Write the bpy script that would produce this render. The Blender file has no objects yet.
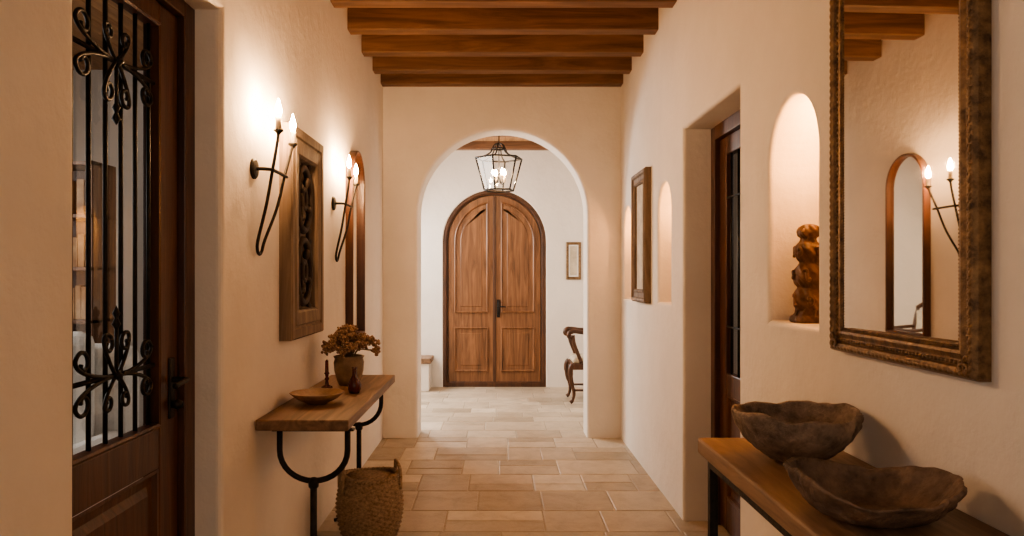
import bpy, bmesh, math, random
from mathutils import Vector, Matrix, noise
random.seed(7)
pi=math.pi
sc=bpy.context.scene

# ------------------------------------------------------------ materials
def newmat(name):
    m=bpy.data.materials.new(name); m.use_nodes=True
    nt=m.node_tree; b=nt.nodes['Principled BSDF']
    return m,nt,b
def rgba(c): return (c[0],c[1],c[2],1)
def addbump(nt,b,src,strength,dist=0.01):
    bp=nt.nodes.new('ShaderNodeBump'); bp.inputs['Strength'].default_value=strength
    bp.inputs['Distance'].default_value=dist
    nt.links.new(src,bp.inputs['Height']); nt.links.new(bp.outputs[0],b.inputs['Normal'])
def coords(nt,scale=(1,1,1)):
    tc=nt.nodes.new('ShaderNodeTexCoord'); mp=nt.nodes.new('ShaderNodeMapping')
    mp.inputs['Scale'].default_value=scale
    nt.links.new(tc.outputs['Object'],mp.inputs['Vector']); return mp.outputs[0]
def noisetex(nt,vec,scale,detail=4,rough=.55,dist=0):
    n=nt.nodes.new('ShaderNodeTexNoise'); n.inputs['Scale'].default_value=scale
    n.inputs['Detail'].default_value=detail; n.inputs['Roughness'].default_value=rough
    n.inputs['Distortion'].default_value=dist
    nt.links.new(vec,n.inputs['Vector']); return n.outputs['Fac']
def ramp(nt,fac,stops):
    r=nt.nodes.new('ShaderNodeValToRGB'); e=r.color_ramp.elements
    while len(e)<len(stops): e.new(.5)
    for i,(p,c) in enumerate(stops): e[i].position=p; e[i].color=rgba(c)
    nt.links.new(fac,r.inputs[0]); return r.outputs[0]
def plaster(name,c,bump=.25):
    m,nt,b=newmat(name); v=coords(nt)
    n=noisetex(nt,v,2.2,7,.62)
    col=ramp(nt,n,[(.3,[x*.91 for x in c]),(.7,c)])
    nt.links.new(col,b.inputs['Base Color']); b.inputs['Roughness'].default_value=.82
    n2=noisetex(nt,v,8,7,.62); addbump(nt,b,n2,bump,.022); return m
def wood(name,dark,light,axis='z',scale=1,rough=.5,bump=.3):
    m,nt,b=newmat(name)
    s={'x':(1.2,14,14),'y':(14,1.2,14),'z':(14,14,1.2)}[axis]
    v=coords(nt,[q*scale for q in s])
    n=noisetex(nt,v,1.3,6,.62,1.2)
    mid=[(a+c)/2 for a,c in zip(dark,light)]
    col=ramp(nt,n,[(.3,dark),(.5,mid),(.68,light)])
    nt.links.new(col,b.inputs['Base Color']); b.inputs['Roughness'].default_value=rough
    addbump(nt,b,n,bump,.006); return m
def rough_mat(name,c1,c2,scale=12,rough=.7,bump=.5,metal=0,dist=.01):
    m,nt,b=newmat(name); v=coords(nt); n=noisetex(nt,v,scale,6,.65)
    col=ramp(nt,n,[(.32,c1),(.68,c2)])
    nt.links.new(col,b.inputs['Base Color']); b.inputs['Roughness'].default_value=rough
    b.inputs['Metallic'].default_value=metal
    addbump(nt,b,n,bump,dist); return m
def emis(name,c,s):
    m,nt,b=newmat(name); b.inputs['Base Color'].default_value=rgba(c)
    b.inputs['Emission Color'].default_value=rgba(c); b.inputs['Emission Strength'].default_value=s; return m
M_wall=plaster('plaster_cream',(.79,.735,.67),.36)
M_door=wood('door_wood_dark',(.034,.014,.009),(.115,.047,.026),'z',1,.36)
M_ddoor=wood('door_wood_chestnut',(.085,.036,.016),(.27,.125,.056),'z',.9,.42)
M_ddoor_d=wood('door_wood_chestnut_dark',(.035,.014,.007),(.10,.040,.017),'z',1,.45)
M_beam=wood('beam_wood',(.080,.037,.020),(.22,.115,.062),'x',.8,.6)
M_board=wood('ceiling_board_wood',(.28,.14,.065),(.50,.28,.13),'y',.8,.6)
M_table=wood('table_wood',(.10,.056,.032),(.28,.17,.10),'y',.9,.5)
M_table2=wood('console_wood',(.14,.08,.046),(.38,.24,.145),'y',.9,.5)
M_art=wood('weathered_wood',(.085,.058,.040),(.24,.175,.125),'z',.9,.75,.6)
M_artd=wood('weathered_wood_dark',(.020,.013,.009),(.055,.036,.025),'z',.9,.75,.6)
M_mframe=rough_mat('antique_gilt_wood',(.065,.036,.019),(.27,.165,.080),34,.40,.6,.4)
M_iron=rough_mat('wrought_iron',(.014,.013,.012),(.035,.031,.028),30,.5,.3,.6)
M_bronze=rough_mat('aged_bronze',(.05,.03,.015),(.12,.07,.03),30,.4,.2,.8)
M_bowl=rough_mat('bowl_burl_wood',(.10,.070,.05),(.38,.285,.215),13,.85,1.0,0,.025)
M_bowl2=rough_mat('bowl_dark_wood',(.07,.045,.032),(.27,.18,.125),10,.7,1.0,0,.025)
M_bowl3=rough_mat('bowl_turned_wood',(.16,.085,.04),(.33,.19,.10),12,.5,.3)
M_clay=rough_mat('pot_clay',(.14,.095,.055),(.29,.20,.12),14,.6,.4)
M_red=rough_mat('oxblood_glaze',(.04,.005,.005),(.09,.012,.009),14,.25,.1)
M_flow=rough_mat('dried_flower',(.12,.06,.04),(.36,.23,.14),40,.9,.6)
M_stem=rough_mat('dried_stem',(.12,.09,.04),(.22,.17,.08),40,.9,.3)
M_wick=rough_mat('wicker',(.18,.115,.065),(.48,.35,.22),60,.75,.6)
M_white=rough_mat('white_linen',(.72,.70,.66),(.8,.78,.74),60,.9,.3)
M_candle=rough_mat('candle_ivory',(.75,.60,.42),(.82,.68,.5),20,.5,.1)
M_bulb=emis('bulb_glow',(1,.58,.28),1450)
M_bulb2=emis('lantern_bulb_glow',(1,.64,.34),300)
M_niche=emis('niche_lamp_glow',(1,.60,.32),30)
M_statue=rough_mat('carved_statue_wood',(.05,.023,.013),(.17,.085,.045),22,.55,.6)
M_print=rough_mat('print_paper',(.36,.31,.23),(.62,.55,.43),9,.8,0)
M_books=rough_mat('book_cloth',(.30,.14,.07),(.55,.36,.20),6,.8,0)
def glassmat():
    m,nt,b=newmat('window_glass'); nt.nodes.remove(b)
    t=nt.nodes.new('ShaderNodeBsdfTransparent'); g=nt.nodes.new('ShaderNodeBsdfGlossy')
    g.inputs['Roughness'].default_value=.03; mx=nt.nodes.new('ShaderNodeMixShader'); mx.inputs[0].default_value=.12
    nt.links.new(t.outputs[0],mx.inputs[1]); nt.links.new(g.outputs[0],mx.inputs[2])
    nt.links.new(mx.outputs[0],nt.nodes['Material Output'].inputs[0]); return m
M_glass=glassmat()
def mirrormat():
    m,nt,b=newmat('mirror_silver'); b.inputs['Metallic'].default_value=1
    b.inputs['Base Color'].default_value=(.86,.83,.78,1); b.inputs['Roughness'].default_value=.015; return m
M_mirror=mirrormat()
def tilemat():
    m,nt,b=newmat('stone_tile'); g=nt.nodes.new('ShaderNodeNewGeometry')
    r=ramp(nt,g.outputs['Random Per Island'],[(0,(.36,.295,.215)),(.35,(.45,.375,.285)),(.7,(.53,.45,.35)),(1,(.62,.54,.43))])
    v=coords(nt); n=noisetex(nt,v,5,9,.75,.4)
    r2=ramp(nt,n,[(.3,(.68,.66,.63)),(.5,(.92,.90,.88)),(.7,(1.08,1.07,1.05))])
    mx=nt.nodes.new('ShaderNodeMix'); mx.data_type='RGBA'; mx.blend_type='MULTIPLY'; mx.inputs[0].default_value=1
    nt.links.new(r,mx.inputs[6]); nt.links.new(r2,mx.inputs[7]); nt.links.new(mx.outputs[2],b.inputs['Base Color'])
    b.inputs['Roughness'].default_value=.42; addbump(nt,b,n,.6,.008); return m
M_tile=tilemat()
M_grout=rough_mat('grout',(.34,.28,.21),(.44,.37,.28),30,.9,.2)

# ------------------------------------------------------------ mesh helpers
def mkobj(name,verts,faces,mat,smooth=False,fixn=True):
    me=bpy.data.meshes.new(name); me.from_pydata([tuple(v) for v in verts],[],faces); me.update()
    if fixn:
        bm=bmesh.new(); bm.from_mesh(me); bmesh.ops.recalc_face_normals(bm,faces=bm.faces); bm.to_mesh(me); bm.free()
    me.materials.append(mat)
    if smooth:
        for p in me.polygons: p.use_smooth=True
    o=bpy.data.objects.new(name,me); sc.collection.objects.link(o); return o
def box(name,x0,x1,y0,y1,z0,z1,mat,bev=0.004):
    x0,x1=sorted((x0,x1));y0,y1=sorted((y0,y1));z0,z1=sorted((z0,z1))
    bm=bmesh.new(); bmesh.ops.create_cube(bm,size=1)
    for v in bm.verts:
        v.co=Vector(((x0+x1)/2+v.co.x*(x1-x0),(y0+y1)/2+v.co.y*(y1-y0),(z0+z1)/2+v.co.z*(z1-z0)))
    if bev>0:
        bmesh.ops.bevel(bm,geom=bm.edges[:],offset=min(bev,.45*min(x1-x0,y1-y0,z1-z0)),segments=2,affect='EDGES',profile=.5)
    me=bpy.data.meshes.new(name); bm.to_mesh(me); bm.free(); me.materials.append(mat)
    o=bpy.data.objects.new(name,me); sc.collection.objects.link(o); return o
def tube(name,pts,r,mat,closed=False,n=8):
    pts=[Vector(p) for p in pts]; N=len(pts)
    rs=list(r) if isinstance(r,(list,tuple)) else [r]*N
    while len(rs)<N: rs.append(rs[-1])
    tang=[]
    for i in range(N):
        if closed: t=pts[(i+1)%N]-pts[i-1]
        else: t=pts[min(i+1,N-1)]-pts[max(i-1,0)]
        tang.append(t.normalized())
    up=Vector((0,0,1)) if abs(tang[0].z)<.9 else Vector((1,0,0))
    nr=(up-tang[0]*up.dot(tang[0])).normalized()
    V=[];F=[]
    for i in range(N):
        nr=(nr-tang[i]*nr.dot(tang[i])).normalized(); bn=tang[i].cross(nr)
        for k in range(n):
            a=2*pi*k/n; V.append(pts[i]+(nr*math.cos(a)+bn*math.sin(a))*rs[i])
    for i in range(N if closed else N-1):
        j=(i+1)%N
        for k in range(n):
            k2=(k+1)%n; F.append((i*n+k,i*n+k2,j*n+k2,j*n+k))
    if not closed:
        F.append(tuple(range(n))[::-1]); F.append(tuple((N-1)*n+k for k in range(n)))
    return mkobj(name,V,F,mat,True)
def smoothpts(cp,seg=8,closed=False):
    cp=[Vector(p) for p in cp]; n=len(cp); out=[]
    rng=range(n) if closed else range(n-1)
    for i in rng:
        if closed: p0,p1,p2,p3=cp[i-1],cp[i],cp[(i+1)%n],cp[(i+2)%n]
        else: p0,p1,p2,p3=cp[max(i-1,0)],cp[i],cp[i+1],cp[min(i+2,n-1)]
        for s in range(seg):
            t=s/seg
            out.append(.5*((2*p1)+(p2-p0)*t+(2*p0-5*p1+4*p2-p3)*t*t+(3*p1-p0-3*p2+p3)*t**3))
    if not closed: out.append(cp[-1])
    return out
def lathe(name,prof,loc,mat,n=40,fn=None,smooth=True):
    V=[];F=[];L=Vector(loc)
    for i,(r,z) in enumerate(prof):
        for k in range(n):
            a=2*pi*k/n
            if fn: p=fn(a,r,z,i)
            else: p=(r*math.cos(a),r*math.sin(a),z)
            V.append(L+Vector(p))
    for i in range(len(prof)-1):
        for k in range(n):
            k2=(k+1)%n; F.append((i*n+k,i*n+k2,(i+1)*n+k2,(i+1)*n+k))
    if prof[0][0]>1e-4: F.append(tuple(range(n))[::-1])
    if prof[-1][0]>1e-4: F.append(tuple((len(prof)-1)*n+k for k in range(n)))
    o=mkobj(name,V,F,mat,smooth)
    return o
def mapper(side,P):
    if side=='L': return lambda a,b,d:(P+d,a,b)
    if side=='R': return lambda a,b,d:(P-d,a,b)
    if side=='F': return lambda a,b,d:(a,P-d,b)
def extr(name,outline,holes,mp,t,mat,bev=.02):
    cu=bpy.data.curves.new(name,'CURVE'); cu.dimensions='2D'; cu.fill_mode='BOTH'
    for pl in [outline]+holes:
        s=cu.splines.new('POLY'); s.points.add(len(pl)-1)
        for i,p in enumerate(pl): s.points[i].co=(p[0],p[1],0,1)
        s.use_cyclic_u=True
    cu.extrude=t/2-bev; cu.bevel_depth=bev; cu.bevel_resolution=3; cu.offset=-bev
    ob=bpy.data.objects.new('t',cu); sc.collection.objects.link(ob)
    dg=bpy.context.evaluated_depsgraph_get()
    me=bpy.data.meshes.new_from_object(ob.evaluated_get(dg))
    bpy.data.objects.remove(ob)
    for v in me.vertices: v.co=Vector(mp(v.co.x,v.co.y,v.co.z-t/2))
    bm=bmesh.new(); bm.from_mesh(me); bmesh.ops.remove_doubles(bm,verts=bm.verts,dist=1e-4)
    bmesh.ops.recalc_face_normals(bm,faces=bm.faces); bm.to_mesh(me); bm.free()
    me.materials.clear(); me.materials.append(mat)
    for p in me.polygons: p.use_smooth=False
    me.name=name
    o=bpy.data.objects.new(name,me); sc.collection.objects.link(o); return o
def rect(a0,a1,b0,b1): return [(a0,b0),(a1,b0),(a1,b1),(a0,b1)]
def arch(a0,a1,b0,top,n=24):
    c=(a0+a1)/2; r=(a1-a0)/2; sp=top-r
    return [(a0,b0),(a1,b0)]+[(c+r*math.cos(pi*i/n),sp+r*math.sin(pi*i/n)) for i in range(n+1)]
def inset(pts,u):
    n=len(pts);out=[]
    area=sum(pts[i][0]*pts[(i+1)%n][1]-pts[(i+1)%n][0]*pts[i][1] for i in range(n))
    s=1 if area>0 else -1
    for i in range(n):
        p0=Vector(pts[i-1]);p1=Vector(pts[i]);p2=Vector(pts[(i+1)%n])
        e1=(p1-p0).normalized();e2=(p2-p1).normalized()
        n1=Vector((-e1.y,e1.x))*s;n2=Vector((-e2.y,e2.x))*s
        m=(n1+n2); m=m/max(.25,(1+n1.dot(n2)))
        q=p1+m*u; out.append((q.x,q.y))
    return out
def sweep(name,outline,prof,mp,mat,smooth=False,fill=False):
    V=[];F=[];n=len(outline)
    for u,d in prof:
        for a,b in inset(outline,u): V.append(mp(a,b,d))
    for i in range(len(prof)-1):
        for k in range(n):
            k2=(k+1)%n;F.append((i*n+k,i*n+k2,(i+1)*n+k2,(i+1)*n+k))
    if fill: F.append(tuple((len(prof)-1)*n+k for k in range(n)))
    return mkobj(name,V,F,mat,smooth)
def scroll(kind,size,ang=0,flip=1,at=(0,0),n=60):
    h=1/n
    th=(lambda s:1.2*s+5.4*s**3) if kind=='C' else (lambda s:6.0*s**4)
    half=[]
    for sg in (1,-1):
        x=y=0;l=[]
        for i in range(n):
            s=sg*(i+.5)*h; t=th(s)
            x+=sg*math.cos(t)*h; y+=sg*math.sin(t)*h
            l.append((x,y))
        half.append(l)
    pts=half[1][::-1]+[(0,0)]+half[0]
    ca,sa=math.cos(ang),math.sin(ang)
    return [(at[0]+size*(ca*p[0]-sa*p[1]*flip),at[1]+size*(sa*p[0]+ca*p[1]*flip)) for p in pts]
def spiral(p0,p1,turns=1.15,side=1,curl=.30,n=44):
    p0=Vector(p0);p1=Vector(p1);d=p1-p0;L=d.length;t=d/L;nn=Vector((-t.y,t.x))*side
    R=L*curl;cc=p1-t*R
    start=cc+t*R
    pts=[]
    c1=p0+t*L*.4-nn*R*.6;c2=start-nn*R*.9
    for i in range(16):
        u=i/16;pts.append(p0*(1-u)**3+c1*3*u*(1-u)**2+c2*3*u*u*(1-u)+start*u**3)
    for i in range(n+1):
        u=i/n;a=u*turns*2*pi;r=R*(1-.78*u)
        pts.append(cc+t*r*math.cos(a)+nn*r*math.sin(a))
    return [(p.x,p.y) for p in pts]
def group(name,parts):
    e=bpy.data.objects.new(name,None); sc.collection.objects.link(e)
    mn=Vector((1e9,)*3);mx=-mn
    for p in parts:
        for v in p.data.vertices:
            for i in range(3): mn[i]=min(mn[i],v.co[i]);mx[i]=max(mx[i],v.co[i])
    e.empty_display_size=.05
    e.location=((mn.x+mx.x)/2,(mn.y+mx.y)/2,mn.z)
    inv=Matrix.Translation(e.location).inverted()
    for p in parts: p.parent=e; p.matrix_parent_inverse=inv
    return e

# ------------------------------------------------------------ room
XL,XR,YA,YF=-1.06,1.13,7.0,10.18
WT=.25
HC=3.40
outl=[(-2,-.06),(1.91,-.06),(1.91,2.52),(2.92,2.52),(2.92,-.06),(7.1,-.06),(7.1,HC+.02),(-2,HC+.02)]
extr('wall_left',outl,[],mapper('L',XL),WT,M_wall,.025)
outr=[(-2,-.06),(3.56,-.06),(3.56,2.39),(4.64,2.39),(4.64,-.06),(7.1,-.06),(7.1,HC+.02),(-2,HC+.02)]
niches=[(2.69,3.17,1.31,2.19),(4.97,5.37,1.31,2.13),(6.45,6.84,1.29,2.10)]
wr=extr('wall_right',outr,[arch(*q) for q in niches],mapper('R',XR),.22,M_wall,.02)
for i,q in enumerate(niches):
    o=box('niche_back_%d'%(i+1),XR+.212,XR+.27,q[0]-.06,q[1]+.06,q[2]-.06,q[3]+.06,M_wall,0)
    o.parent=wr
r=.7785;cx=.0415
al=[(-4.4,-.06),(cx-r,-.06)]+[(cx-r*math.cos(pi*i/32),2.06+r*math.sin(pi*i/32)) for i in range(33)]+[(cx+r,-.06),(3.6,-.06),(3.6,HC+.02),(-4.4,HC+.02)]
extr('wall_archway',al,[],mapper('F',YA),.32,M_wall,.03)
c=-.047;R=.69
al=[(-2.7,-.06),(c-R,-.06)]+[(c-R*math.cos(pi*i/32),1.95+R*math.sin(pi*i/32)) for i in range(33)]+[(c+R,-.06),(2.7,-.06),(2.7,3.3),(-2.7,3.3)]
extr('wall_far',al,[],mapper('F',YF),.2,M_wall,.015)
box('wall_far_left',-2.8,-2.6,7.3,10.4,-.06,3.3,M_wall,0)
box('wall_far_right',2.6,2.8,7.3,10.4,-.06,3.3,M_wall,0)
box('wall_back',-4.4,3.6,-2.2,-2.0,-.06,3.42,M_wall,0)
box('wall_side_left',-4.5,-4.3,-2.1,7.1,-.06,3.42,M_wall,0)
box('wall_side_right',3.5,3.7,-2.1,7.1,-.06,3.42,M_wall,0)
def floor():
    V=[];F=[];mi=[]
    def add(x0,x1,y0,y1,z):
        b=len(V);c=.005
        for (xx0,xx1,yy0,yy1,zz) in ((x0,x1,y0,y1,-.02),(x0,x1,y0,y1,z-c*.7),(x0+c,x1-c,y0+c,y1-c,z)):
            V.extend([(xx0,yy0,zz),(xx1,yy0,zz),(xx1,yy1,zz),(xx0,yy1,zz)])
        for l in (0,4):
            for k in range(4):
                k2=(k+1)%4;F.append((b+l+k,b+l+k2,b+l+4+k2,b+l+4+k));mi.append(0)
        F.append((b+8,b+9,b+10,b+11));mi.append(0)
    y=-2.0;g=.0035
    while y<10.3:
        h=random.choice([.34,.40,.26,.44])
        x=-4.4-random.random()*.3
        while x<3.6:
            w=random.choice([.28,.42,.46,.60,.36]);z=random.uniform(-.001,.001)
            if h>.38 and random.random()<.35:
                hh=h*random.choice([.4,.5,.6])
                add(x+g,x+w-g,y+g,y+hh-g,z);add(x+g,x+w-g,y+hh+g,y+h-g,-z)
            else: add(x+g,x+w-g,y+g,y+h-g,z)
            x+=w
        y+=h
    b=len(V)
    V.extend([(-4.5,-2.1,-.003),(3.7,-2.1,-.003),(3.7,10.5,-.003),(-4.5,10.5,-.003)]);F.append((b,b+1,b+2,b+3));mi.append(1)
    me=bpy.data.meshes.new('floor');me.from_pydata(V,[],F);me.materials.append(M_tile);me.materials.append(M_grout)
    for p,m in zip(me.polygons,mi): p.material_index=m
    o=bpy.data.objects.new('floor',me);sc.collection.objects.link(o)
floor()
def boards(name,x0,x1,y0,y1,z):
    V=[];F=[];x=x0
    while x<x1:
        w=.14;b=len(V);e=.004
        for (xa,xb,zz) in ((x,x+w,z+.05),(x,x+w,z+.006),(x+e,x+w-e,z)):
            V.extend([(xa,y0,zz),(xb,y0,zz),(xb,y1,zz),(xa,y1,zz)])
        for l in (0,4):
            for k in range(4): k2=(k+1)%4;F.append((b+l+k,b+l+k2,b+l+4+k2,b+l+4+k))
        F.append((b+8,b+9,b+10,b+11));F.append((b,b+1,b+2,b+3));x+=w
    return mkobj(name,V,F,M_board)
boards('ceiling',-4.4,3.6,-2.1,7.15,3.39)
boards('ceiling_far',-2.7,2.7,7.3,10.4,3.2)
for i in range(16):
    y=[6.86,6.42,5.9,5.35][i] if i<4 else 5.35-.55*(i-3)
    if y<-1.8: break
    box('ceiling_beam',XL-.03,XR+.03,y,y+.13,3.23,3.385,M_beam,.008)
for y in (7.75,8.7,9.65):
    box('ceiling_beam',-2.62,2.62,y,y+.12,3.10,3.21,M_beam,.008)

# ------------------------------------------------------------ left door (glazed, wrought iron)
def left_door():
    P=[];X0,X1=-1.25,-1.19
    P.append(box('jamb_1',-1.28,-1.165,2.83,2.925,0,2.52,M_door))
    P.append(box('jamb_2',-1.28,-1.165,1.905,1.985,0,2.52,M_door))
    P.append(box('head',-1.28,-1.165,1.985,2.83,2.46,2.525,M_door))
    P.append(box('stile_1',X0,X1,2.67,2.828,.01,2.458,M_door,.008))
    P.append(box('stile_2',X0,X1,1.987,2.10,.01,2.458,M_door,.008))
    P.append(box('rail_top',X0,X1,2.10,2.67,2.385,2.458,M_door,.006))
    P.append(box('rail_mid',X0,X1,2.10,2.67,.82,.965,M_door,.006))
    P.append(box('rail_bottom',X0,X1,2.10,2.67,.01,.2,M_door,.006))
    mp=mapper('L',-1.22)
    P.append(sweep('panel',rect(2.10,2.67,.2,.82),[(0,.028),(.012,.028),(.022,.012),(.05,.008),(.075,.024),(.09,.024)],mp,M_door,fill=True))
    P.append(sweep('glazing_bead',rect(2.10,2.67,.965,2.385),[(0,.03),(0,.036),(.008,.04),(.016,.036),(.018,.0)],mp,M_door))
    P.append(mkobj('glass',[mp(2.1,.965,-.01),mp(2.67,.965,-.01),mp(2.67,2.385,-.01),mp(2.1,2.385,-.01)],[(0,1,2,3)],M_glass))
    g=lambda a,b,d=.012:mp(a,b,d)
    for k in range(6):
        a=2.145+k*.096
        P.append(tube('bar_%d'%k,[g(a,.96),g(a,2.39)],.0075,M_iron))
    for k,b in enumerate((1.185,2.17)):
        P.append(tube('crossbar_%d'%k,[g(2.1,b,.016),g(2.67,b,.016)],.008,M_iron))
    ym=2.385
    def SP(p0,p1,side,turns=.95,rr=.0062,curl=.3):
        P.append(tube('scroll',[g(p[0],p[1],.024) for p in spiral(p0,p1,turns,side,curl)],rr,M_iron,n=7))
    for zc,sg in ((1.185,1),(2.17,-1)):
        for s in (1,-1):
            SP((ym+s*.006,zc),(ym+s*.07,zc+sg*.13),s*sg,.95,.0065,.24)
            SP((ym+s*.03,zc),(ym+s*.235,zc+sg*.07),s*sg,.95,.0065,.19)
            SP((ym+s*.03,zc),(ym+s*.235,zc-sg*.07),-s*sg,.95,.0065,.19)
            SP((ym+s*.006,zc),(ym+s*.07,zc-sg*.10),-s*sg,.9,.006,.24)
        P.append(tube('finial_stem',[g(ym,zc,.022),g(ym,zc+sg*.16,.022)],.006,M_iron))
        P.append(lathe('finial',[(0,-.03),(.014,-.01),(.005,.01),(.012,.025),(0,.05)],g(ym,zc+sg*.17,.022),M_iron,12))
        P.append(lathe('rosette',[(0,-.018),(.018,0),(0,.018)],g(ym,zc,.028),M_iron,12))
    P.append(box('escutcheon',-1.192,-1.182,2.742,2.786,.98,1.2,M_iron,.004))
    P.append(tube('handle',smoothpts([(-1.185,2.764,1.12),(-1.14,2.764,1.12),(-1.128,2.75,1.12),(-1.128,2.69,1.115),(-1.13,2.66,1.11)],5),.010,M_iron))
    P.append(lathe('key_knob',[(0,-.02),(.018,-.01),(.02,.0),(.018,.01),(0,.02)],(-1.165,2.764,1.03),M_iron,14))
    group('door_1',P)
left_door()
def right_door():
    P=[]
    P.append(box('jamb_1',1.30,1.40,4.56,4.645,0,2.39,M_door))
    P.append(box('jamb_2',1.30,1.40,3.555,3.64,0,2.39,M_door))
    P.append(box('head',1.30,1.40,3.64,4.56,2.31,2.395,M_door))
    P.append(box('stile_1',1.33,1.375,4.43,4.558,.01,2.308,M_door,.006))
    P.append(box('stile_2',1.33,1.375,3.642,3.77,.01,2.308,M_door,.006))
    for i,(a,b) in enumerate(((.01,.2),(.80,.93),(2.2,2.308))):
        P.append(box('rail_%d'%i,1.33,1.375,3.77,4.43,a,b,M_door,.006))
    mp=mapper('R',1.36)
    P.append(sweep('panel',rect(3.77,4.43,.2,.8),[(0,.028),(.012,.028),(.022,.012),(.05,.008),(.08,.024)],mp,M_door,fill=True))
    P.append(mkobj('glass',[mp(3.77,.93,.0),mp(4.43,.93,0),mp(4.43,2.2,0),mp(3.77,2.2,0)],[(0,1,2,3)],M_glass))
    for k in range(5):
        a=3.84+k*.13
        P.append(tube('bar_%d'%k,[mp(a,.93,.02),mp(a,2.2,.02)],.007,M_iron))
    for b in (1.2,1.95): P.append(tube('crossbar',[mp(3.77,b,.022),mp(4.43,b,.022)],.006,M_iron))
    group('door_2',P)
right_door()
def double_door():
    P=[];mp=mapper('F',YF+.06)
    A=[(c-R-.01,0.0),(c+R+.01,0.0)]+[(c+(R+.01)*math.cos(pi*i/32),1.95+(R+.01)*math.sin(pi*i/32)) for i in range(33)]
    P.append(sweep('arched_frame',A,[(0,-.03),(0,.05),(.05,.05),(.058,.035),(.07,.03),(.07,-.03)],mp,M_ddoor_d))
    rr=.62
    for s in (1,-1):
        g=.004
        x0=c+s*g
        L=[(x0,0.01),(c+s*rr,.01)]+[(c+s*rr*math.cos(t),1.95+rr*math.sin(t)) for t in [i/20*(pi/2-.008) for i in range(21)]]
        if s<0: L=L[::-1]
        P.append(sweep('leaf_%s'%('a' if s>0 else 'b'),L,[(0,-.03),(0,.015),(.003,.02)],mp,M_ddoor,fill=True))
        r2=.54;i0=.085
        tmax=math.acos(i0/r2)
        U=[(c+s*i0,.99),(c+s*r2,.99)]+[(c+s*r2*math.cos(t),1.95+r2*math.sin(t)) for t in [i/16*tmax for i in range(17)]]
        if s<0: U=U[::-1]
        prof=[(0,.018),(.0,.034),(.012,.040),(.024,.030),(.032,.002),(.055,.0),(.09,.026),(.095,.026)]
        P.append(sweep('upper_panel',U,prof,mp,M_ddoor,fill=True))
        Lr=rect(*sorted((c+s*i0,c+s*r2)),.2,.80)
        P.append(sweep('lower_panel',Lr,prof,mp,M_ddoor,fill=True))
        for q in (U,Lr):
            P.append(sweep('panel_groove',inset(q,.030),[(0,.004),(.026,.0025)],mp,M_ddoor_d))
    P.append(box('astragal',c-.02,c+.02,YF+.025,YF+.05,.01,2.55,M_ddoor_d,.006))
    P.append(box('lock_plate',c+.03,c+.075,YF+.02,YF+.05,.93,1.17,M_iron,.004))
    P.append(tube('handle',smoothpts([(c+.05,YF+.03,1.08),(c+.05,YF-.03,1.08),(c+.07,YF-.04,1.08),(c+.15,YF-.04,1.075)],5),.010,M_iron))
    P.append(tube('pull',smoothpts([(c+.052,YF+.03,1.16),(c+.052,YF-.02,1.13),(c+.052,YF-.02,1.0),(c+.052,YF+.03,.95)],5),.008,M_iron))
    group('door_3',P)
double_door()
box('wall_far_backing',-1.2,1.2,YF+.19,YF+.25,-.05,3.1,M_wall,0)

# ------------------------------------------------------------ sconces
def sconce(y0):
    P=[];z=1.96
    n=24;V=[];F=[]
    for (rr,d) in ((.045,0),(.045,.008),(.038,.014),(.015,.016)):
        for k in range(n):
            a=2*pi*k/n;V.append((XL+d,y0+rr*math.cos(a),z+rr*math.sin(a)))
    for i in range(3):
        for k in range(n): k2=(k+1)%n;F.append((i*n+k,i*n+k2,(i+1)*n+k2,(i+1)*n+k))
    F.append(tuple(3*n+k for k in range(n)))
    P.append(mkobj('wall_plate',V,F,M_iron))
    xa=-.985
    P.append(tube('arm',smoothpts([(XL+.01,y0,z),(XL+.05,y0+.005,z),(xa-.003,y0+.03,z),(xa,y0+.06,z),(xa,y0+.26,z-.003)],6),.008,M_iron))
    xt=-.965;ya,yb=y0+.05,y0+.285
    hp=[(xt,ya,2.135),(xt-.004,ya-.004,2.08),(-.985,ya-.018,1.96),(-1.005,ya-.045,1.80),(-1.03,ya-.075,1.655),(-1.036,ya-.068,1.61),(-1.036,ya-.04,1.59),(-1.035,ya-.010,1.605),(-1.028,ya+.012,1.655),(-1.0,ya+.095,1.80),(-.985,ya+.17,1.96),(xt-.004,yb-.012,2.08),(xt,yb,2.115)]
    P.append(tube('hairpin',smoothpts(hp,7),.0072,M_iron))
    for i,(yy,zz) in enumerate(((ya,2.13),(yb,2.11))):
        P.append(lathe('cup_%d'%i,[(.006,-.015),(.012,-.005),(.024,.004),(.022,.010),(.012,.008)],(xt,yy,zz),M_iron,16))
        P.append(lathe('candle_%d'%i,[(.0135,.006),(.0135,.062),(.009,.066)],(xt,yy,zz),M_candle,16))
        P.append(lathe('bulb_%d'%i,[(.006,.066),(.012,.078),(.0145,.093),(.011,.112),(.005,.132),(.001,.146)],(xt,yy,zz),M_bulb,16))
    group('wall_sconce',P)
sconce(3.29);sconce(4.88)

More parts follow.
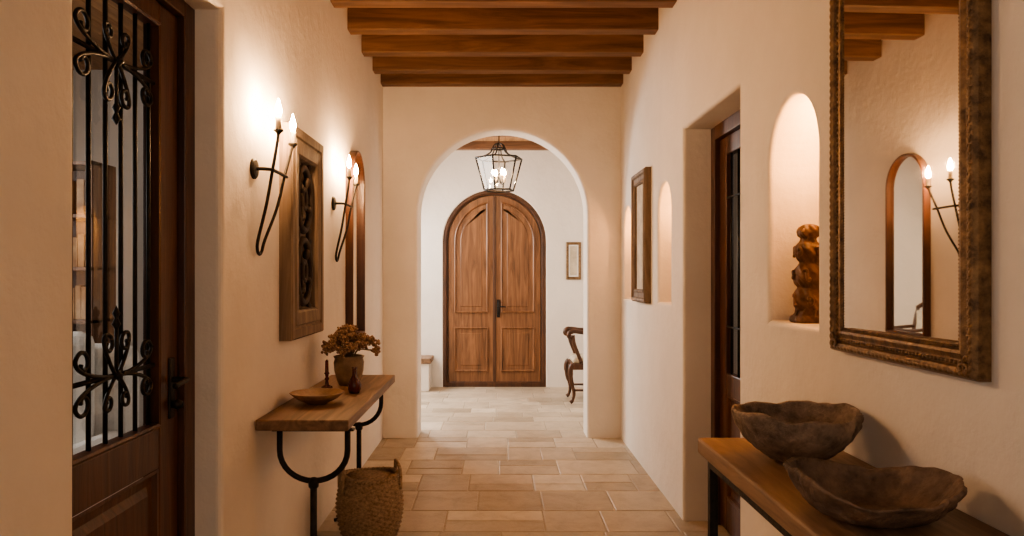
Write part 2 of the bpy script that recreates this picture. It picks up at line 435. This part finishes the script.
# ------------------------------------------------------------ carved wall panel
def art():
    P=[];mp=mapper('L',XL)
    O=rect(3.68,4.34,1.18,2.24)
    P.append(sweep('carved_frame',O,[(0,0),(0,.058),(.008,.066),(.05,.066),(.056,.058),(.065,.058),(.071,.066),(.13,.062),(.142,.05),(.15,.02)],mp,M_art))
    P.append(sweep('back_board',inset(O,.145),[(0,.0),(0,.02)],mp,M_art,fill=True))
    cy=4.01
    def ring(rx,rz,zc,rr,mat=M_artd,d=.032):
        P.append(tube('carved_ring',[mp(cy+rx*math.cos(t),zc+rz*math.sin(t),d) for t in [2*pi*i/40 for i in range(40)]],rr,mat,True))
    for zc in (1.90,1.52):
        ring(.135,.165,zc,.020)
        ring(.040,.050,zc,.018)
        for k in range(4):
            a=pi/4+k*pi/2
            P.append(tube('carved_petal',smoothpts([mp(cy+.05*math.cos(a),zc+.06*math.sin(a),.034),mp(cy+.09*math.cos(a+.3),zc+.11*math.sin(a+.3),.04),mp(cy+.128*math.cos(a),zc+.155*math.sin(a),.034)],5),[.010]*3+[.018]*4+[.010]*4,M_artd))
    for zc in (1.36,1.71,2.06):
        for s in (1,-1):
            P.append(tube('carved_scroll',[mp(a,b,.032) for a,b in scroll('C',.09,pi/2,-s,(cy+s*.10,zc))],.011,M_artd,n=6))
    group('carved_wall_panel',P)
art()
def arched_mirror():
    P=[];mp=mapper('L',XL)
    A=arch(5.28,5.76,1.06,2.40)
    P.append(sweep('frame',A,[(0,0),(0,.050),(.004,.054),(.014,.054),(.018,.048),(.020,.02)],mp,M_door))
    P.append(sweep('glass',inset(A,.017),[(0,.0),(0,.022)],mp,M_mirror,fill=True))
    group('arched_wall_mirror',P)
arched_mirror()

# ------------------------------------------------------------ left console table
def left_table():
    P=[]
    P.append(box('top',XL+.005,-.65,3.30,4.80,.822,.87,M_table,.006))
    for i,(y,cx2,hw) in enumerate(((3.36,-.815,.15),(4.62,-.845,.135))):
        pts=[(cx2-hw,y,.822),(cx2-hw,y,.74)]+[(cx2-hw*math.cos(t),y,.725-.135*math.sin(t)) for t in [pi*k/16 for k in range(17)]]+[(cx2+hw,y,.74),(cx2+hw,y,.822)]
        P.append(tube('u_hoop_%d'%i,pts,.013,M_iron))
        P.append(tube('post_%d'%i,[(cx2,y,.595),(cx2,y,.02)],.015,M_iron,n=12))
        P.append(lathe('collar_%d'%i,[(.014,-.03),(.022,-.02),(.024,0),(.020,.015),(.010,.02)],(cx2,y,.585),M_iron,16))
        P.append(tube('foot_%d'%i,smoothpts([(cx2-.15,y,.01),(cx2-.06,y,.03),(cx2,y,.05),(cx2+.06,y,.03),(cx2+.15,y,.01)],5),.011,M_iron))
        P.append(box('plate_%d'%i,cx2-hw-.03,cx2+hw+.03,y-.02,y+.02,.812,.822,M_iron,.002))
    group('console_table',P)
left_table()
def shallow(name,loc,r,h,mat):
    t=.008
    prof=[(0,0),(r*.35,0),(r*.4,.006),(r*.75,h*.5),(r,h),(r-t*.5,h+.002),(r-t,h),(r*.72,h*.55),(r*.35,.014),(0,.012)]
    return lathe(name,prof,loc,mat,40)
shallow('wooden_bowl',(-.885,3.72,.871),.132,.055,M_bowl3)
lathe('candlestick',[(0,0),(.032,0),(.03,.008),(.012,.016),(.008,.04),(.013,.05),(.008,.06),(.010,.075),(.016,.082),(.010,.086),(.009,.15),(.002,.158),(0,.158)],(-.955,4.24,.871),M_red,24)
lathe('bud_vase',[(0,0),(.026,0),(.034,.02),(.036,.045),(.024,.075),(.012,.095),(.011,.125),(.016,.138),(.012,.138),(.009,.12),(0,.12)],(-.765,4.05,.871),M_red,28)
def plant():
    P=[];L=Vector((-.855,4.36,.871))
    P.append(lathe('pot',[(0,0),(.055,0),(.068,.03),(.082,.08),(.086,.13),(.080,.15),(.088,.165),(.078,.168),(.070,.15),(0,.14)],L,M_clay,32))
    V=[];F=[]
    ico=bmesh.new();bmesh.ops.create_icosphere(ico,subdivisions=1,radius=1)
    iv=[v.co.copy() for v in ico.verts];iff=[[v.index for v in f.verts] for f in ico.faces];ico.free()
    stems=[]
    for k in range(84):
        a=random.random()*2*pi;q=math.sqrt(random.random())
        tip=L+Vector((.150*q*math.cos(a)+.010,.15*q*math.sin(a),.205+.10*(1-q*q)+random.uniform(-.025,.025)))
        if tip.x<XL+.03: tip.x=XL+.03
        stems.append(tube('stem',smoothpts([L+Vector((.02*math.cos(a),.02*math.sin(a),.14)),L+Vector((.06*q*math.cos(a),.06*q*math.sin(a),.20)),tip],4),.0018,M_stem,n=5))
        for j in range(16):
            d=Vector([random.gauss(0,1) for _ in range(3)]).normalized()*random.uniform(.005,.026)
            s=random.uniform(.005,.011);b=len(V)
            for v in iv: V.append(tip+d+Vector((v.x*s*random.uniform(.7,1.3),v.y*s,v.z*s)))
            F.extend([[b+i for i in f] for f in iff])
    P+=stems;P.append(mkobj('flower_heads',V,F,M_flow,fixn=False))
    group('dried_flower_pot',P)
plant()
def basket():
    P=[];L=Vector((-.735,4.36,.004));H=.345
    def prof(t):
        return .134+.052*math.sin(pi*min(1,t*.86+.06))**.8
    rows=28;n=160;pr=[]
    for i in range(rows*2+1):
        t=i/(rows*2);pr.append((prof(t),t*H))
    def fn(a,r,z,i):
        row=i//2; w=.006*math.cos(a*20+pi*row)*(1 if i%2 else .2)+(.004 if i%2 else -.003)
        rr=r+w;return (rr*math.cos(a),rr*math.sin(a),z+.008*math.sin(a*2+1)*z/H)
    V=[];F=[]
    for i,(r,z) in enumerate(pr):
        for k in range(n): V.append(L+Vector(fn(2*pi*k/n,r,z,i)))
    m=len(pr)
    for i in range(m-1):
        for k in range(n): k2=(k+1)%n;F.append((i*n+k,i*n+k2,(i+1)*n+k2,(i+1)*n+k))
    F.append(tuple(range(n))[::-1])
    P.append(mkobj('woven_body',V,F,M_wick,True))
    P.append(lathe('inner_lining',[(prof(1)-.01,H),(prof(.5)-.014,.17),(prof(.05)-.014,.02),(0,.02)],L,M_wick,40))
    rr=prof(1)
    for j in range(2):
        pts=[]
        for k in range(120):
            a=2*pi*k/120; q=.006*math.cos(a*22+pi*j);w=.006*math.sin(a*22+pi*j)
            pts.append(L+Vector(((rr+q)*math.cos(a),(rr+q)*math.sin(a),H+.005+w+.008*math.sin(a*2+1))))
        P.append(tube('rim_braid_%d'%j,pts,.009,M_wick,True,6))
    for j,a in enumerate((.35,.35+pi)):
        ca,sa=math.cos(a),math.sin(a);tx,ty=-sa,ca
        cp=[]
        for s,z,o in ((-.07,H-.07,.012),(-.068,H+.01,.012),(-.045,H+.055,.008),(0,H+.075,.0),(.045,H+.055,.008),(.068,H+.01,.012),(.07,H-.07,.012)):
            cp.append(L+Vector(((rr+o)*ca+tx*s,(rr+o)*sa+ty*s,z)))
        P.append(tube('handle_%d'%j,smoothpts(cp,6),.010,M_wick))
    group('wicker_basket',P)
basket()

# ------------------------------------------------------------ right wall
def rframe():
    P=[];mp=mapper('R',XR);O=rect(5.61,6.17,1.29,2.30)
    P.append(sweep('carved_frame',O,[(0,0),(0,.04),(.012,.052),(.03,.05),(.04,.036),(.07,.036),(.085,.046),(.095,.04),(.10,.02)],mp,M_art))
    P.append(sweep('picture_print',inset(O,.09),[(0,0),(0,.022)],mp,M_print,fill=True))
    group('framed_picture',P)
rframe()
def statue():
    P=[];L=Vector((1.235,3.02,1.311))
    pr=[(0,0),(.060,0),(.062,.022),(.054,.030),(.044,.045),(.050,.06),(.057,.085),(.055,.11),(.046,.13),(.040,.14),(.048,.155),(.055,.18),(.053,.205),(.044,.225),(.036,.238),(.043,.25),(.050,.268),(.051,.29),(.043,.31),(.032,.322),(.028,.335),(.038,.345),(.042,.362),(.034,.38),(.018,.39),(0,.392)]
    sm=smoothpts([Vector((a,b,0)) for a,b in pr],6); prof=[(max(0,p.x),p.y) for p in sm]
    def fn(a,r,z,i):
        d=1+.08*math.sin(a*5+z*40)+.07*math.sin(a*9+z*110)*math.sin(z*70)
        return (r*d*math.cos(a),r*d*math.sin(a),z)
    P.append(lathe('core',prof,L,M_statue,96,fn))
    for zc,R0,s in ((.088,.056,1.0),(.19,.054,.95),(.282,.050,.85)):
        for k in range(5):
            a0=2*pi*k/5+zc*9
            pts=[]
            for (u,v) in scroll('C' if k%2 else 'S',.034*s,pi/2,1,(0,0),24):
                a=a0+u/R0; rr=R0+.004
                pts.append(L+Vector((rr*math.cos(a),rr*math.sin(a),zc+v)))
            P.append(tube('carved_volute',pts,.0068,M_statue,n=6))
    for k in range(8):
        a=2*pi*k/8
        P.append(tube('base_leaf',smoothpts([L+Vector((.056*math.cos(a),.056*math.sin(a),.012)),L+Vector((.052*math.cos(a),.052*math.sin(a),.035)),L+Vector((.046*math.cos(a+.2),.046*math.sin(a+.2),.055))],5),.006,M_statue,n=6))
    fx,fy=-.75,-.66
    for s in (1,-1):
        px,py=-fy*s,fx*s
        P.append(tube('ear_scroll',smoothpts([L+Vector((px*.036,py*.036,.345)),L+Vector((px*.046,py*.046,.362)),L+Vector((px*.038,py*.038,.378))],5),.006,M_statue,n=6))
    P.append(tube('nose',[L+Vector((fx*.040,fy*.040,.372)),L+Vector((fx*.047,fy*.047,.352))],[.004,.008],M_statue,n=8))
    group('carved_wooden_statue',P)
statue()
def bigmirror():
    P=[];mp=mapper('R',XR);O=rect(1.74,2.50,1.255,2.55)
    P.append(sweep('gilt_frame',O,[(0,0),(0,.03),(.006,.04),(.016,.044),(.026,.038),(.03,.03),(.045,.03),(.058,.036),(.066,.034),(.070,.028),(.08,.026),(.085,.012)],mp,M_mframe))
    V=[];F=[]
    ico=bmesh.new();bmesh.ops.create_icosphere(ico,subdivisions=2,radius=1)
    iv=[v.co.copy() for v in ico.verts];iff=[[v.index for v in f.verts] for f in ico.faces];ico.free()
    for off,rad,st,dp in ((.036,.0055,.0165,.030),(.074,.0035,.009,.028)):
        Q=inset(O,off)
        for e in range(4):
            p=Vector(Q[e]);q=Vector(Q[(e+1)%4]);n=int((q-p).length/st)
            for k in range(n):
                w=p.lerp(q,k/n);cc=Vector(mp(w.x,w.y,dp));b=len(V)
                for v in iv: V.append(cc+v*rad)
                F.extend([[b+i for i in f] for f in iff])
    P.append(mkobj('beading',V,F,M_mframe,True,False))
    Q=inset(O,.014);V=[];F=[]
    for e in range(4):
        p=Vector(Q[e]);q=Vector(Q[(e+1)%4]);t=(q-p).normalized();nn=Vector((-t.y,t.x));n=int((q-p).length/.022)
        for k in range(n):
            w=p.lerp(q,(k+.5)/n);b=len(V)
            for v in iv:
                a=w+t*(v.x*.011+v.y*.004)+nn*(v.y*.007)
                V.append(mp(a.x,a.y,.040+v.z*.0055))
            F.extend([[b+i for i in f] for f in iff])
    P.append(mkobj('leaf_carving',V,F,M_mframe,True,False))
    Q=inset(O,.036)
    cs=[(Q[0],pi/4),(Q[1],3*pi/4),(Q[2],-3*pi/4),(Q[3],-pi/4)]
    for (p,an) in cs:
        for fl in (1,-1):
            P.append(tube('corner_scroll',[mp(a,b,.042) for a,b in scroll('C',.045,an+fl*pi/4,fl,(p[0]+.0,p[1]+.0))],.0045,M_mframe,n=6))
    G=inset(O,.078);dl=math.tan(math.radians(1.8));ym=2.12
    V=[mp(a,b,.018+(a-ym)*dl) for a,b in G]
    P.append(mkobj('mirror_glass',V,[(0,1,2,3)],M_mirror))
    P.append(sweep('backing',inset(O,.01),[(0,.0),(0,.004)],mp,M_artd,fill=True))
    group('wall_mirror',P)
bigmirror()
def rtable():
    P=[]
    P.append(box('top',.70,XR-.004,1.0,2.67,.875,.93,M_table2,.008))
    for i,(x,y) in enumerate(((.735,2.60),(1.09,2.60),(.735,1.07),(1.09,1.07))):
        P.append(box('leg_%d'%i,x-.014,x+.014,y-.014,y+.014,0,.865,M_iron,.002))
    P.append(box('apron_front',.722,.748,1.07,2.60,.84,.875,M_iron,.002))
    P.append(box('apron_back',1.077,1.103,1.07,2.60,.84,.875,M_iron,.002))
    for y in (1.07,2.60): P.append(box('apron_end',.735,1.09,y-.013,y+.013,.84,.875,M_iron,.002))
    P.append(box('stretcher',.724,.746,1.07,2.60,.18,.205,M_iron,.002))
    group('console_table',P)
rtable()
def rbowl(name,loc,r,h,mat,sx,sy,amp,rimfn,thick=.013,ns=1.0,r0=.36,pw=.85,lin=False,hp=1.25):
    pr=[]
    N=22
    for i in range(N+1):
        t=i/N
        rr=(r0+(1-r0)*t**pw) if lin else (r0+(1-r0)*math.sin(t*pi/2)**pw)
        pr.append((r*rr if i else r*(r0-.02),h*t**hp))
    inn=[(max(0,a-thick*(1+.4*(b<h*.3))),max(b,.012)) for a,b in pr[::-1]]
    full=[(0,0)]+pr+[(r-thick*.45,h+.004)]+inn+[(0,.013)]
    n=150
    def fn(a,rr,z,i):
        q=min(1.05,z/h)
        d=1+amp*q*(math.sin(a*3+.7)+.6*math.sin(a*5+2.1)+.35*math.sin(a*9))
        v=noise.noise(Vector((math.cos(a)*3+loc[0]*9,math.sin(a)*3,z*16)))*.012*q
        v2=noise.noise(Vector((math.cos(a)*9,math.sin(a)*9,z*60)))*.006*ns+noise.noise(Vector((math.cos(a)*20,math.sin(a)*20,z*120)))*.003*ns
        rad=rr*d+(v+v2 if rr>.01 else 0)
        return (rad*math.cos(a)*sx,rad*math.sin(a)*sy,z+q*q*(rimfn(a)+.006*noise.noise(Vector((math.cos(a)*4,math.sin(a)*4,0)))))
    return lathe(name,full,loc,mat,n,fn)
rbowl('rustic_wooden_bowl',(.912,2.33,.931),.188,.152,M_bowl,1.0,1.0,.012,lambda a:.006*math.sin(a*2+1)+.004*math.sin(a*7),r0=.30,pw=.95,hp=1.15)
rbowl('free_form_wooden_bowl',(.878,1.78,.931),.182,.082,M_bowl2,1.08,.98,.032,
      lambda a:.034*max(0,math.cos(a-pi*.90))**3+.014*max(0,math.cos(a+.2))**3-.008*max(0,math.cos(a+pi*.42))**2+.006*math.sin(a*4),
      r0=.32,pw=.62,lin=True,hp=1.35,thick=.011)

def niche_light(q,pw):
    cy=(q[0]+q[1])/2
    P=[lathe('housing',[(.030,.0),(.030,-.012),(.022,-.014)],(XR+.13,cy,q[3]-.004),M_bronze,20),
       lathe('lens',[(0,-.0145),(.021,-.0145),(.021,-.010)],(XR+.13,cy,q[3]-.003),M_niche,20)]
    e=group('niche_downlight',P)
    l=bpy.data.lights.new('niche_lamp','POINT');l.energy=pw;l.color=(1,.44,.13);l.shadow_soft_size=.02
    o=bpy.data.objects.new('niche_lamp',l);sc.collection.objects.link(o);o.location=(XR+.16,cy,q[3]-.14)
    o.parent=e;o.matrix_parent_inverse=Matrix.Translation(e.location).inverted()
for q,pw in zip(niches,(13,7.0,6.5)): niche_light(q,pw)

# ------------------------------------------------------------ far room
def lantern():
    P=[];C=(.01,8.35);n=6
    def pt(r,k,z): a=2*pi*k/n+.26;return (C[0]+r*math.cos(a),C[1]+r*math.sin(a),z)
    for z,r,t in ((2.78,.262,.010),(2.43,.165,.010),(2.885,.075,.009)):
        P.append(tube('ring',[tuple(Vector(pt(r,k,z)).lerp(Vector(pt(r,k+1,z)),j/4)) for k in range(n) for j in range(4)],t,M_iron,True,6))
    for k in range(n):
        P.append(tube('bar',[pt(.262,k,2.78),pt(.165,k,2.43)],.009,M_iron,n=6))
        P.append(tube('roof_bar',smoothpts([pt(.262,k,2.78),pt(.17,k,2.80),pt(.10,k,2.84),pt(.075,k,2.885)],4),.008,M_iron,n=6))
        P.append(tube('crown_bar',smoothpts([pt(.075,k,2.885),pt(.05,k,2.93),pt(.0,k,2.95)],4),.007,M_iron,n=6))
        a,b,d,e=pt(.26,k,2.778),pt(.26,k+1,2.778),pt(.163,k+1,2.432),pt(.163,k,2.432)
        P.append(mkobj('pane',[a,b,d,e],[(0,1,2,3)],M_glass))
    P.append(tube('hanging_rod',[(C[0],C[1],3.2),(C[0],C[1],2.60)],.006,M_iron))
    P.append(lathe('canopy',[(.0,0),(.06,0),(.05,-.02),(.01,-.03)],(C[0],C[1],3.2),M_iron,24))
    for k in range(4):
        a=k*pi/2+.5;x,y=C[0]+.07*math.cos(a),C[1]+.07*math.sin(a)
        P.append(tube('arm',smoothpts([(C[0],C[1],2.60),((C[0]+x)/2,(C[1]+y)/2,2.50),(x,y,2.52)],5),.005,M_iron,n=6))
        P.append(lathe('candle',[(.012,0),(.012,.07),(.008,.074)],(x,y,2.52),M_candle,12))
        P.append(lathe('bulb',[(.006,.074),(.017,.095),(.013,.125),(.001,.15)],(x,y,2.52),M_bulb2,12))
    group('hanging_lantern',P)
lantern()
def picture():
    P=[];mp=mapper('F',YF);O=rect(.91,1.11,1.44,1.94)
    P.append(sweep('frame',O,[(0,0),(0,.02),(.008,.028),(.026,.024),(.036,.012)],mp,M_mframe))
    P.append(sweep('mat_board',inset(O,.032),[(0,0),(0,.01)],mp,M_white,fill=True))
    P.append(sweep('print',inset(O,.055),[(0,.008),(0,.012)],mp,M_print,fill=True))
    group('framed_picture',P)
picture()
def farchair():
    # carved open armchair facing left (-X)
    P=[];xf,xb,y0,y1=.87,1.38,8.80,9.34;W=M_ddoor_d
    for i,y in enumerate((y0+.03,y1-.03)):
        sy=-1 if i==0 else 1
        P.append(tube('front_leg_%d'%i,smoothpts([(xf,y,.46),(xf-.030,y+sy*.01,.40),(xf-.022,y+sy*.008,.28),(xf+.012,y,.14),(xf-.0,y,.05),(xf-.030,y,.018)],6),[.034]*5+[.032]*5+[.026]*5+[.019]*6+[.017]*5+[.021]*6,W,n=12))
        P.append(tube('back_leg_%d'%i,smoothpts([(xb,y,.46),(xb+.005,y,.30),(xb+.03,y,.14),(xb+.07,y,.016)],6),[.026]*10+[.02]*10,W,n=10))
        P.append(tube('back_post_%d'%i,smoothpts([(xb,y,.44),(xb+.01,y,.70),(xb+.04,y,.92),(xb+.085,y,1.10)],6),.022,W,n=10))
        P.append(tube('arm_support_%d'%i,smoothpts([(xf+.10,y,.48),(xf+.06,y,.58),(xf+.015,y,.70),(xf+.0,y,.80)],6),.022,W,n=10))
        P.append(tube('arm_rest_%d'%i,smoothpts([(xb+.03,y,.86),(xb-.14,y,.845),(xf+.16,y,.83),(xf+.02,y,.845),(xf-.035,y,.83),(xf-.045,y,.79),(xf-.01,y,.775)],6),[.020]*10+[.024]*10+[.028]*14+[.024]*6,W,n=10))
    P.append(box('seat_rail',xf-.01,xb+.02,y0,y1,.40,.47,W,.012))
    P.append(box('seat_cushion',xf+.0,xb-.01,y0+.025,y1-.025,.465,.54,M_print,.03))
    P.append(tube('crest_rail',smoothpts([(xb+.08,y0+.02,1.09),(xb+.09,y0+.15,1.15),(xb+.092,(y0+y1)/2,1.18),(xb+.09,y1-.15,1.15),(xb+.08,y1-.02,1.09)],6),.026,W,n=10))
    P.append(box('back_pad',xb+.02,xb+.06,y0+.08,y1-.08,.62,1.06,M_print,.018))
    for k in (0,1):
        P.append(tube('apron_scroll',[(xf-.016,a,b) for a,b in scroll('C',.06,0,1 if k else -1,((y0+y1)/2+(.09 if k else -.09),.40))],.008,W,n=6))
    P.append(tube('side_stretcher',[(xf+.005,y0+.03,.16),(xb+.03,y0+.03,.16)],.013,W))
    P.append(tube('side_stretcher',[(xf+.005,y1-.03,.16),(xb+.03,y1-.03,.16)],.013,W))
    group('carved_wooden_armchair',P)
farchair()
P=[box('seat',-1.35,-.86,9.75,10.17,.36,.43,M_table,.01),box('base',-1.32,-.89,9.79,10.15,0,.36,M_wall,.01)]
group('entry_bench',P)

# ------------------------------------------------------------ side room seen through the glazed door
def shelf():
    P=[];x0,x1,y0,y1=-3.6,-2.83,5.3,5.62
    for x in (x0,x1-.025): P.append(box('upright',x,x+.025,y0,y1,0,2.3,M_ddoor,.002))
    P.append(box('back_panel',x0,x1,y1,y1+.012,0,2.3,M_ddoor,.002))
    for k in range(7): P.append(box('shelf_%d'%k,x0,x1,y0,y1,.05+k*.37,.075+k*.37,M_ddoor,.002))
    for k in range(6):
        x=x0+.05
        while x<x1-.1:
            w=random.uniform(.03,.06);h=random.uniform(.18,.28)
            if random.random()<.6: P.append(box('book',x,x+w,y0+.06,y0+.23,.076+k*.37,.076+k*.37+h,M_books,.003))
            x+=w+.003
    group('bookshelf',P)
shelf()
def armchair():
    P=[];x0,x1,y0,y1=-2.85,-2.0,3.5,4.3
    P.append(box('base',x0,x1,y0,y1,.12,.38,M_white,.04))
    P.append(box('seat_cushion',x0+.14,x1-.14,y0+.02,y1-.18,.38,.52,M_white,.05))
    P.append(box('back',x0,x1,y1-.2,y1,.36,1.12,M_white,.07))
    P.append(box('arm_1',x0,x0+.15,y0,y1-.15,.36,.66,M_white,.05));P.append(box('arm_2',x1-.15,x1,y0,y1-.15,.36,.66,M_white,.05))
    P.append(box('pillow',x0+.2,x1-.15,y1-.34,y1-.19,.55,1.2,M_white,.07))
    for x in (x0+.06,x1-.06):
        for y in (y0+.06,y1-.06): P.append(tube('foot',[(x,y,0),(x,y,.13)],.022,M_door))
    group('upholstered_armchair',P)
armchair()

# ------------------------------------------------------------ lights
def area(name,loc,target,sx,sy,power,color):
    l=bpy.data.lights.new(name,'AREA');l.shape='RECTANGLE';l.size=sx;l.size_y=sy;l.energy=power;l.color=color
    o=bpy.data.objects.new(name,l);sc.collection.objects.link(o);o.location=loc
    o.rotation_euler=(Vector(target)-Vector(loc)).to_track_quat('-Z','Y').to_euler();return o
area('daylight_far_left',(-2.4,8.6,2.0),(0.6,9.0,.8),1.6,1.8,68,(1,.94,.86))
area('daylight_through_arch',(-1.9,9.7,2.3),(0.9,5.4,.5),.7,.7,115,(1,.96,.91))  # added light aimed through the arch at the right wall; no window here
area('daylight_far_right',(2.4,8.4,2.2),(0,8.6,.3),1.4,1.4,34,(1,.91,.80))
area('daylight_side_room',(-4.1,3.5,1.9),(-2,4.2,1.0),1.8,1.8,60,(1,.96,.92))
area('entry_fill',(0,-1.8,2.0),(0,4,1.1),1.8,1.6,22,(1,.85,.70))  # soft fill added behind the camera; the back wall has no opening
area('ceiling_fill',(0,-.9,.15),(0,2.8,3.2),1.2,.8,5,(1,.74,.52))  # added upward fill for the beams, unseen behind the camera, no fixture
area('right_room_fill',(2.9,4.2,2.2),(1.4,4.4,1.0),.8,.8,12,(1,.87,.74))  # added weak light for the room behind the right door, no lamp modelled
w=bpy.data.worlds.new('World');sc.world=w;w.use_nodes=True
w.node_tree.nodes['Background'].inputs[0].default_value=(1,.9,.78,1);w.node_tree.nodes['Background'].inputs[1].default_value=.25

cam=bpy.data.cameras.new('camera');co=bpy.data.objects.new('camera',cam);sc.collection.objects.link(co)
co.location=(0,0,1.5);co.rotation_euler=(pi/2,0,0)
cam.sensor_width=36;cam.lens=36*760/1024;cam.shift_x=14/1024;cam.shift_y=7/1024;cam.clip_start=.05
sc.camera=co
try:
    sc.view_settings.view_transform='AgX';sc.view_settings.look='AgX - Medium High Contrast'
except Exception as e: print(e)
sc.view_settings.exposure=-0.05
